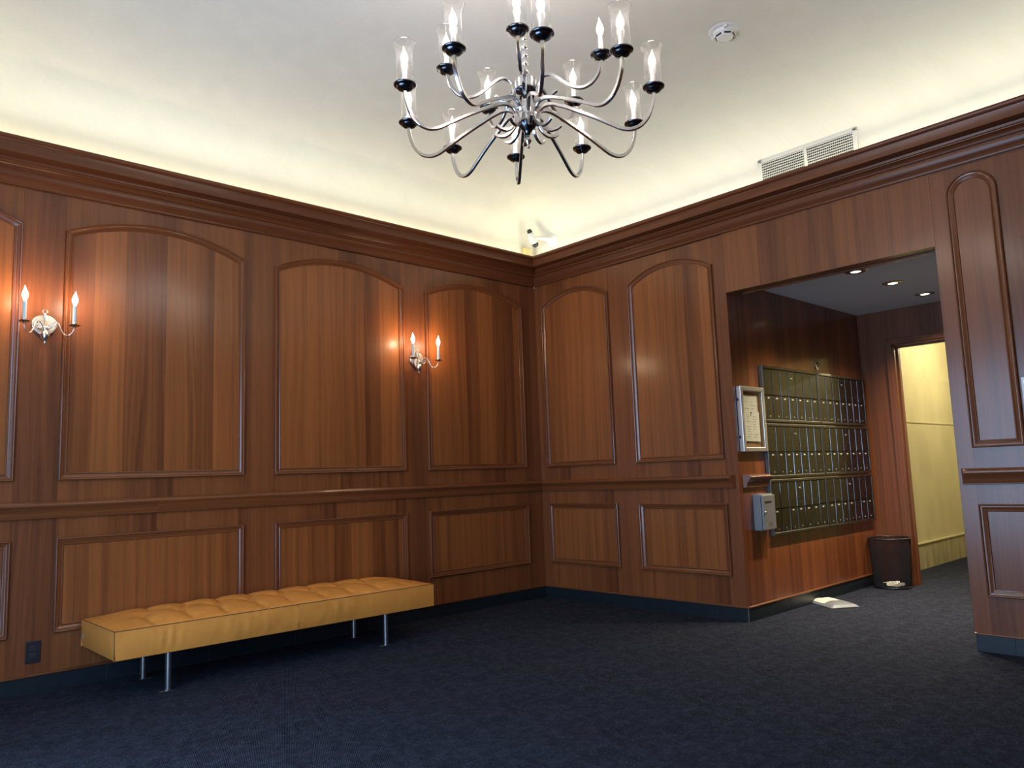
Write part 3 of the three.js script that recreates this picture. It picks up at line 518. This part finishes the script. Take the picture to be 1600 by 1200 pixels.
// ---------------------------------------------------------------- mailboxes
{
  M.bronze = P3({ map: dataTex(256, 256, (x, y) => { const n = 0.85 + 0.3 * noise(x * 0.02, y * 0.6, 77); return [0.105 * n, 0.106 * n, 0.106 * n]; }), metalness: 1, roughness: 0.22 });
  M.bronzeFrame = P3({ color: lin(0.17, 0.158, 0.132), metalness: 1, roughness: 0.34 });
  M.card = S3({ color: lin(0.42, 0.4, 0.36), roughness: 0.8 });
  M.paper = S3({ color: lin(0.78, 0.75, 0.66), roughness: 0.8 });
  const tiers = [[1.443, 1.885], [1.01, 1.432], [0.577, 0.999]], cols = [[0.385, 1.314], [1.32, 2.247]];
  const words = [['top', 'middle', 'bottom'], ['beside the notice case', 'beside the alcove corner']];
  tiers.forEach(([y0, y1], ti) => cols.forEach(([x0, x1], ci) => {
    const u = thing('mailbox_unit', `dark bronze seven door mailbox unit, ${words[0][ti]} tier, column ${words[1][ci]}`, 'mailbox', [x0, y0, NZ], 0, 'bronze mailbox units in the alcove');
    const w = x1 - x0, h = y1 - y0, F = 0.014, FT = 0.022, mid = h * 0.475;
    part('housing', boxAt(0.002, w - 0.002, 0.002, h - 0.002, 0, 0.014), M.black, u);
    part('frame', [rbox(0, F, 0, h, 0, 0.036, 0.004), rbox(w - F, w, 0, h, 0, 0.036, 0.004), rbox(F, w - F, h - FT, h, 0, 0.036, 0.004), rbox(F, w - F, 0, FT, 0, 0.036, 0.004)], M.bronzeFrame, u);
    const dw = (w - 2 * F) / 7;
    const bevelled = (a, b) => { const x = a / 2, y = b / 2, i = 0.0055, j = 0.003, A = [-x, -y, -0.009], B = [x, -y, -0.009], C = [x, y, -0.009], D = [-x, y, -0.009], E = [-x + i, -y + j, 0.009], G = [x - i, -y + j, 0.009], H = [x - i, y - j, 0.009], I = [-x + i, y - j, 0.009];
      return setPlanarUV(fromQuads([[E, G, H, I], [A, E, I, D], [G, B, C, H], [A, B, G, E], [I, H, C, D]].map((f) => [f, f.map(() => [0, 0])]), 0.3), rnd(), rnd(), 0.4, 0.4); };
    const upDoor = bevelled(dw - 0.002, h - FT - mid - 0.003), loDoor = bevelled(dw - 0.002, mid - FT - 0.003);
    for (let k = 0; k < 7; k++) {
      const x = F + dw * (k + 0.5), tilt = (rnd() - 0.5) * 0.03;
      const a = part('upper_door', upDoor, M.bronze, u, [x, (h - FT + mid) / 2, 0.021], [0, tilt, 0]);
      part('mail_slot', boxAt(-0.02, 0.02, -0.0015, 0.0015, 0.006, 0.0098), M.black, a, [0, -(h - FT - mid) / 2 + 0.045, 0]);
      if (k === 3) part('master_lock', cyl(0.009, 0.008, 0, 0.008, 16).rotateX(Math.PI / 2), M.chrome, a, [0, 0.045, 0.008]);
      const b = part('door', loDoor, M.bronze, u, [x, (mid + FT) / 2, 0.021], [(rnd() - 0.5) * 0.02, (rnd() - 0.5) * 0.04, 0]);
      if (hash(k, ti * 2 + ci, 4) > 0.08) part('name_card', boxAt(-0.015, 0.015, -0.0055, 0.0055, 0.0085, 0.0096), M.card, b, [0, (mid - FT) / 2 - 0.022, 0]);
      part('key_lock', cyl(0.0065, 0.006, 0, 0.004, 14).rotateX(Math.PI / 2), M.chrome, b, [0.005, -(mid - FT) / 2 + 0.024, 0.008]);
      part('number_plate', boxAt(-0.012, 0.012, -0.004, 0.004, 0.0085, 0.0094), M.darkNickel, b, [0, -(mid - FT) / 2 + 0.046, 0]);
    }
  }));
  const m = thing('round_lock', 'small round metal lock disc above the mailboxes', 'lock', [1.391, 1.951, NZ]);
  part('escutcheon', lathe([[0.0, 0.012], [0.022, 0.012], [0.026, 0.009], [0.036, 0.01], [0.044, 0.006], [0.046, 0]], 28).rotateX(Math.PI / 2), M.nickel, m);
  part('keyhole_plug', [cyl(0.014, 0.013, 0.01, 0.017, 18).rotateX(Math.PI / 2), boxAt(-0.0015, 0.0015, -0.007, 0.007, 0.015, 0.018)], M.darkNickel, m);
}
// ---------------------------------------------------------------- notice case and letterbox
{
  const c = thing('notice_case', 'silver framed glazed notice case holding paper lists', 'notice board', [0.035, 1.212, NZ]);
  const W = 0.346, H = 0.492, Dp = 0.042, B = 0.036;
  part('frame', [rbox(0, B, 0, H, 0, Dp, 0.008, 3), rbox(W - B, W, 0, H, 0, Dp, 0.008, 3), rbox(B - 0.004, W - B + 0.004, H - B, H, 0, Dp, 0.008, 3), rbox(B - 0.004, W - B + 0.004, 0, B, 0, Dp, 0.008, 3)], P3({ color: lin(0.66, 0.66, 0.64), metalness: 0.85, roughness: 0.34 }), c);
  part('back_board', boxAt(B - 0.004, W - B + 0.004, B - 0.004, H - B + 0.004, 0.001, 0.008), S3({ color: lin(0.3, 0.15, 0.07), roughness: 0.8 }), c);
  part('glass_pane', boxAt(B - 0.004, W - B + 0.004, B - 0.004, H - B + 0.004, 0.034, 0.036), M.pane, c);
  part('case_lock', cyl(0.007, 0.006, 0, 0.006, 14).rotateX(Math.PI / 2), M.chrome, c, [W - B / 2, H * 0.5, Dp - 0.001]);
  for (const y of [0.1, 0.38]) part('hinge', rbox(-0.004, 0.002, y, y + 0.022, 0.008, 0.02, 0.001), M.darkNickel, c);
  const sheet = (w, h, sd) => {   // faint typed lines, too small to read
    const cv = document.createElement('canvas'); cv.width = 256; cv.height = Math.round(256 * h / w); const x = cv.getContext('2d');
    x.fillStyle = '#f0e6d4'; x.fillRect(0, 0, cv.width, cv.height); x.fillStyle = '#8b8074';
    for (let i = 0; i < 9; i++) for (let k = 0; k < 2; k++) { const y = cv.height * (0.16 + 0.086 * i), l = 40 + 50 * hash(i, k, sd); if (hash(i, k, sd + 1) > 0.25) x.fillRect(30 + k * 118, y, l, 4); }
    x.strokeStyle = '#9a8d7c'; x.lineWidth = 3; if (sd === 1) x.strokeRect(8, 8, cv.width - 16, cv.height - 16);
    x.fillStyle = '#3b3330'; if (sd === 2) { x.fillRect(112, 6, 12, 40); x.fillRect(112, 6, 30, 9); } else { for (let k = 0; k < 5; k++) x.fillRect(88 + k * 20, cv.height - 46, 13, 22); }
    const t = new THREE.CanvasTexture(cv); t.colorSpace = THREE.SRGBColorSpace; return S3({ map: t, roughness: 0.85 });
  };
  const paper = (name, label, w, h, x, y, z, sd, rot) => { const g = new THREE.PlaneGeometry(w, h, 8, 8), p = g.attributes.position; for (let i = 0; i < p.count; i++) p.setZ(i, 0.004 * Math.pow(Math.abs(p.getX(i)) / w * 2, 2) + (p.getY(i) < 0 ? 0.002 : 0)); g.computeVertexNormals();
    const o = part(numbered(name), g, sheet(w, h, sd), scene, [x, y, z], [0, 0, rot]); o.userData = { label, category: 'paper' }; return o; };
  paper('notice_sheet', 'upper cream paper notice inside the notice case', 0.215, 0.3, 0.2, 1.49, NZ + 0.0095, 1, -0.01);
  paper('notice_sheet', 'lower cream paper list overlapping the notice above', 0.212, 0.225, 0.208, 1.405, NZ + 0.015, 2, -0.02);
  const b = thing('grey_letterbox', 'grey metal drop letterbox on the wall below the notice case', 'letterbox', [0.166, 0.633, NZ]);
  M.greyMetal = P3({ color: lin(0.23, 0.235, 0.24), metalness: 0.35, roughness: 0.4 });
  part('body', rbox(0, 0.181, 0, 0.266, 0, 0.062, 0.004), M.greyMetal, b);
  part('front_door', rbox(0.004, 0.181, 0.004, 0.258, 0.0635, 0.08, 0.004), M.greyMetal, b);
  part('mail_slot', boxAt(0.03, 0.13, 0.198, 0.212, 0.0785, 0.0806), M.black, b);
  part('door_knob', new THREE.SphereGeometry(0.009, 14, 10), M.chrome, b, [0.026, 0.135, 0.084]);
  const cv = document.createElement('canvas'); cv.width = 128; cv.height = 96; const x = cv.getContext('2d'); x.fillStyle = '#6d655f'; x.fillRect(0, 0, 128, 96); x.fillStyle = '#2b2024'; x.fillRect(8, 30, 112, 44); x.fillStyle = '#b4a6a4'; x.fillRect(22, 36, 10, 32); x.fillRect(48, 36, 10, 32); x.fillRect(58, 36, 12, 8); x.fillRect(86, 36, 10, 32);
  const t = new THREE.CanvasTexture(cv); t.colorSpace = THREE.SRGBColorSpace;
  part('name_plate', boxAt(0.07, 0.122, 0.028, 0.062, 0.0785, 0.0808), S3({ map: t, roughness: 0.5 }), b);
}
// ---------------------------------------------------------------- alcove lights, corridor light
[[0.586, 2.765, 'nearest the lobby'], [1.212, 2.79, 'in the middle of the row'], [1.867, 2.802, 'nearest the doorway']].forEach(([x, z, w]) => {
  const o = thing('recessed_downlight', `small recessed downlight in the alcove ceiling, ${w}`, 'downlight', [x, ALC, z], 0, 'alcove downlights');
  part('trim_ring', lathe([[0.036, -0.001], [0.038, -0.006], [0.07, -0.005], [0.078, -0.002], [0.079, 0]], 28), M.nickel, o);
  part('lens', lathe([[0, -0.006], [0.03, -0.006], [0.037, -0.003], [0.037, 0]], 24), S3({ color: lin(0.8, 0.8, 0.8), emissive: lin(1, 0.92, 0.72), emissiveIntensity: 3 }), o).name = 'light_lens';
  const l = new THREE.SpotLight(new THREE.Color().setRGB(1, 0.86, 0.64), SPOT_I, 0, 1.05, 1); l.position.set(0, -0.012, 0); l.target.position.set(0, -2, 0); l.castShadow = true; l.shadow.radius = 2; l.name = 'downlight_lamp'; o.add(l); o.add(l.target); l.target.name = 'downlight_target';
});
{
  const o = thing('corridor_ceiling_lamp', 'round white ceiling lamp lighting the yellow corridor', 'ceiling lamp', [4.0, 2.62, 3.0]);
  part('lamp_base', cyl(0.1, 0.1, -0.02, 0, 24), M.white, o);
  part('lamp_bowl', lathe([[0, -0.1], [0.06, -0.092], [0.11, -0.065], [0.13, -0.02]], 28), S3({ color: lin(0.8, 0.78, 0.7), emissive: lin(1, 0.85, 0.55), emissiveIntensity: 4 }), o);
  lamp(o, [0, -0.05, 0], [1, 0.86, 0.58], HALL_I, 'corridor_lamp');
}
// ---------------------------------------------------------------- small things on walls and ceiling
{
  const v = thing('air_vent', 'white slotted air vent grille on the wall above the crown moulding', 'vent', [-0.004, 3.235, 2.735], -Math.PI / 2);
  const W = 0.72, H = 0.19;
  M.ventWhite = S3({ color: lin(0.72, 0.7, 0.63), roughness: 0.6 });
  part('duct', boxAt(-W / 2 + 0.03, W / 2 - 0.03, -H / 2 + 0.03, H / 2 - 0.03, 0.0005, 0.002), M.black, v);
  part('frame', [rbox(-W / 2, W / 2, H / 2 - 0.03, H / 2, 0, 0.01, 0.002), rbox(-W / 2, W / 2, -H / 2, -H / 2 + 0.03, 0, 0.01, 0.002), rbox(-W / 2, -W / 2 + 0.03, -H / 2, H / 2, 0, 0.01, 0.002), rbox(W / 2 - 0.03, W / 2, -H / 2, H / 2, 0, 0.01, 0.002)], M.ventWhite, v);
  part('centre_bar', rbox(-0.011, 0.011, -H / 2, H / 2, 0, 0.0102, 0.002), M.ventWhite, v);
  for (let k = 0; k < 7; k++) part('slat', boxAt(-W / 2 + 0.025, W / 2 - 0.025, -0.0052, 0.0052, -0.0008, 0.0008), M.ventWhite, v, [0, -H / 2 + 0.042 + k * 0.0185, 0.0075], [-0.5, 0, 0]);
  for (let k = 0; k < 46; k++) { const x = -W / 2 + 0.04 + k * 0.0142; part('fin', boxAt(x - 0.0012, x + 0.0012, -H / 2 + 0.025, H / 2 - 0.025, 0.002, 0.005), M.ventWhite, v); }
}
{
  const s = thing('smoke_detector', 'round white smoke detector on the ceiling', 'smoke detector', [-1.058, CEIL, 2.779]);
  s.scale.setScalar(1.12);
  part('base_ring', lathe([[0, -0.014], [0.07, -0.014], [0.086, -0.008], [0.09, 0], [0, 0]], 36), M.white, s);
  part('body', lathe([[0, -0.05], [0.036, -0.05], [0.043, -0.046], [0.045, -0.04], [0.056, -0.032], [0.062, -0.024], [0.064, -0.014]], 36), M.white, s);
  for (let k = 0; k < 6; k++) part('sensor_slot', boxAt(-0.017, 0.017, -0.0425, -0.035, 0.044, 0.0505), M.black, s, [0, 0, 0], [0, k * Math.PI / 3 + 0.3, 0]);
  for (let k = 0; k < 3; k++) part('clip', rbox(-0.008, 0.008, -0.026, -0.01, 0.062, 0.078, 0.002), M.white, s, [0, 0, 0], [0, k * 2.1 + 1.1, 0]);
}
{
  const c = thing('security_camera', 'white bullet security camera on a bracket in the ceiling corner', 'security camera', [0, 3.275, 0.26], -Math.PI / 2);   // local x = z, local z = out of the wall
  part('wall_base', lathe([[0.064, 0], [0.064, 0.006], [0.052, 0.014], [0.03, 0.022], [0.02, 0.03], [0, 0.03]], 32).rotateX(Math.PI / 2), M.white, c);
  const a = V(0, 0, 0.02), b = V(-0.095, 0.02, 0.115), d = b.clone().sub(a), g = new THREE.CylinderGeometry(0.013, 0.026, d.length(), 16); g.applyQuaternion(new THREE.Quaternion().setFromUnitVectors(V(0, 1, 0), d.clone().normalize())); g.translate((a.x + b.x) / 2, (a.y + b.y) / 2, (a.z + b.z) / 2);
  part('bracket_arm', g, M.white, c);
  const h = new THREE.Vector3(0.05, 0.78, 0.55).normalize(), q = new THREE.Quaternion().setFromUnitVectors(V(0, 1, 0), h);
  const body = part('camera_body', lathe([[0, -0.05], [0.03, -0.05], [0.034, -0.044], [0.034, -0.02], [0.032, -0.018], [0.032, -0.012], [0.034, -0.01], [0.034, 0.012], [0.029, 0.02], [0.026, 0.055], [0, 0.056]], 28), M.white, c, [-0.115, 0.015, 0.14]); body.quaternion.copy(q);
  part('lens_cap', lathe([[0.023, 0.04], [0.0245, 0.055], [0.022, 0.078], [0.013, 0.088], [0, 0.09]], 24), M.black, body);
  part('rear_cap', lathe([[0, -0.092], [0.016, -0.09], [0.028, -0.078], [0.031, -0.06], [0.029, -0.045]], 24), M.black, body);
  const bx = thing('junction_box', 'small yellowed junction box behind the crown in the room corner', 'junction box', [-0.11, 3.0005, 0.005]);
  part('box_body', rbox(-0.035, 0.035, 0, 0.225, 0, 0.05, 0.004), S3({ color: lin(0.6, 0.5, 0.24), roughness: 0.6 }), bx);
  part('box_cover', rbox(-0.031, 0.031, 0.006, 0.219, 0.05, 0.054, 0.002), S3({ color: lin(0.68, 0.6, 0.33), roughness: 0.6 }), bx);
}
{
  const o = thing('wall_outlet', 'dark double socket outlet low on the wall left of the bench', 'outlet', [-4.04, 0.226, 0]);
  M.outlet = S3({ color: lin(0.016, 0.014, 0.018), roughness: 0.4 });
  part('cover_plate', rbox(-0.037, 0.037, -0.059, 0.059, 0, 0.007, 0.003), M.outlet, o);
  for (const y of [-0.02, 0.02]) { const f = part('socket_face', rbox(-0.017, 0.017, y - 0.014, y + 0.014, 0.005, 0.009, 0.003), S3({ color: lin(0.03, 0.027, 0.03), roughness: 0.35 }), o); for (const x of [-0.006, 0.006]) part('socket_slot', boxAt(x - 0.001, x + 0.001, y - 0.004, y + 0.005, 0.0088, 0.0093), M.black, f); }
  part('screw', cyl(0.003, 0.003, 0, 0.0085, 10).rotateX(Math.PI / 2), M.nickel, o);
  const k = thing('wall_intercom', 'pale wall intercom box beside the narrow arched panel', 'intercom', [0, 1.46, 3.918], -Math.PI / 2);
  part('housing', rbox(-0.05, 0.05, -0.09, 0.09, 0, 0.03, 0.006), M.white, k);
  part('speaker_plate', rbox(-0.036, 0.036, 0.01, 0.07, 0.029, 0.032, 0.001), M.nickel, k); part('call_button', cyl(0.012, 0.011, 0, 0.035, 16).rotateX(Math.PI / 2), M.darkNickel, k, [0, -0.045, 0]);
}
// ---------------------------------------------------------------- waste basket and parcel
{
  const w = thing('waste_basket', 'black wire mesh waste basket in the alcove corner', 'waste basket', [2.115, 0, 2.225]);
  const R0 = 0.148, R1 = 0.172, H = 0.43, wires = [], rad = (y) => lerp(R0, R1, y / H);
  for (const dir of [-1, 1]) for (let k = 0; k < 84; k++) {
    const p = []; for (let i = 0; i <= 8; i++) { const y = 0.012 + (H - 0.02) * i / 8, a = k / 84 * Math.PI * 2 + dir * i / 8 * 1.1; p.push(V(rad(y) * Math.cos(a), y, rad(y) * Math.sin(a))); }
    wires.push(new THREE.TubeGeometry(new THREE.CatmullRomCurve3(p), 8, 0.0016, 3));
  }
  part('wire_mesh', wires, M.black, w).userData.kind = 'stuff';
  part('rim', new THREE.TorusGeometry(R1, 0.0075, 10, 48).rotateX(Math.PI / 2), M.black, w, [0, H, 0]);
  part('base', [new THREE.TorusGeometry(R0, 0.006, 8, 48).rotateX(Math.PI / 2).translate(0, 0.012, 0), cyl(R0, R0, 0.002, 0.008, 40)], M.black, w);
  const pp = part(numbered('crumpled_paper'), (() => { const g = new THREE.PlaneGeometry(0.2, 0.14, 12, 8).rotateX(-Math.PI / 2), p = g.attributes.position; for (let i = 0; i < p.count; i++) p.setY(i, 0.02 + 0.035 * noise(p.getX(i) * 18 + 5, p.getZ(i) * 18, 3)); g.computeVertexNormals(); return g; })(), M.paper, scene, [2.1, 0, 2.24], [0, 0.6, 0]);
  pp.material = M.paper.clone(); pp.material.side = THREE.DoubleSide; pp.userData = { label: 'cream paper scrap lying inside the wire waste basket', category: 'paper' };
}
{
  const o = thing('parcel_envelope', 'grey padded mailing envelope with a white label on the carpet', 'parcel', [1.0, 0.002, 2.19], 0.98);
  const W = 0.34, D = 0.23, N = 24, g = new THREE.BoxGeometry(W, 0.02, D, N, 2, 16), p = g.attributes.position;
  const hgt = (x, z) => { const e = clamp(Math.min(W / 2 - Math.abs(x), D / 2 - Math.abs(z)) / 0.07); return 0.004 + 0.034 * Math.pow(e, 0.6) + 0.006 * (noise(x * 30 + 9, z * 30, 12) - 0.5) * e; };
  for (let i = 0; i < p.count; i++) p.setY(i, p.getY(i) > 0.005 ? hgt(p.getX(i), p.getZ(i)) : p.getY(i) < -0.005 ? 0 : hgt(p.getX(i), p.getZ(i)) * 0.5);
  g.computeVertexNormals();
  part('envelope', g, S3({ color: lin(0.17, 0.175, 0.185), roughness: 0.4 }), o);
  const lg = new THREE.PlaneGeometry(0.17, 0.13, 14, 12).rotateX(-Math.PI / 2), lp = lg.attributes.position; for (let i = 0; i < lp.count; i++) { const x = lp.getX(i) + 0.04, z = lp.getZ(i) - 0.035; lp.setXYZ(i, x, hgt(x, z) + 0.0016, z); } lg.computeVertexNormals();
  part('address_label', lg, S3({ color: lin(0.66, 0.64, 0.53), roughness: 0.6 }), o);
  part('blue_flap', rbox(-0.16, -0.02, 0.002, 0.02, D / 2 - 0.006, D / 2 + 0.004, 0.003), S3({ color: lin(0.02, 0.03, 0.09), roughness: 0.5 }), o);
}
scene.traverse((o) => { if (o.isMesh) o.castShadow = o.receiveShadow = true; });
renderer.render(scene, camera);
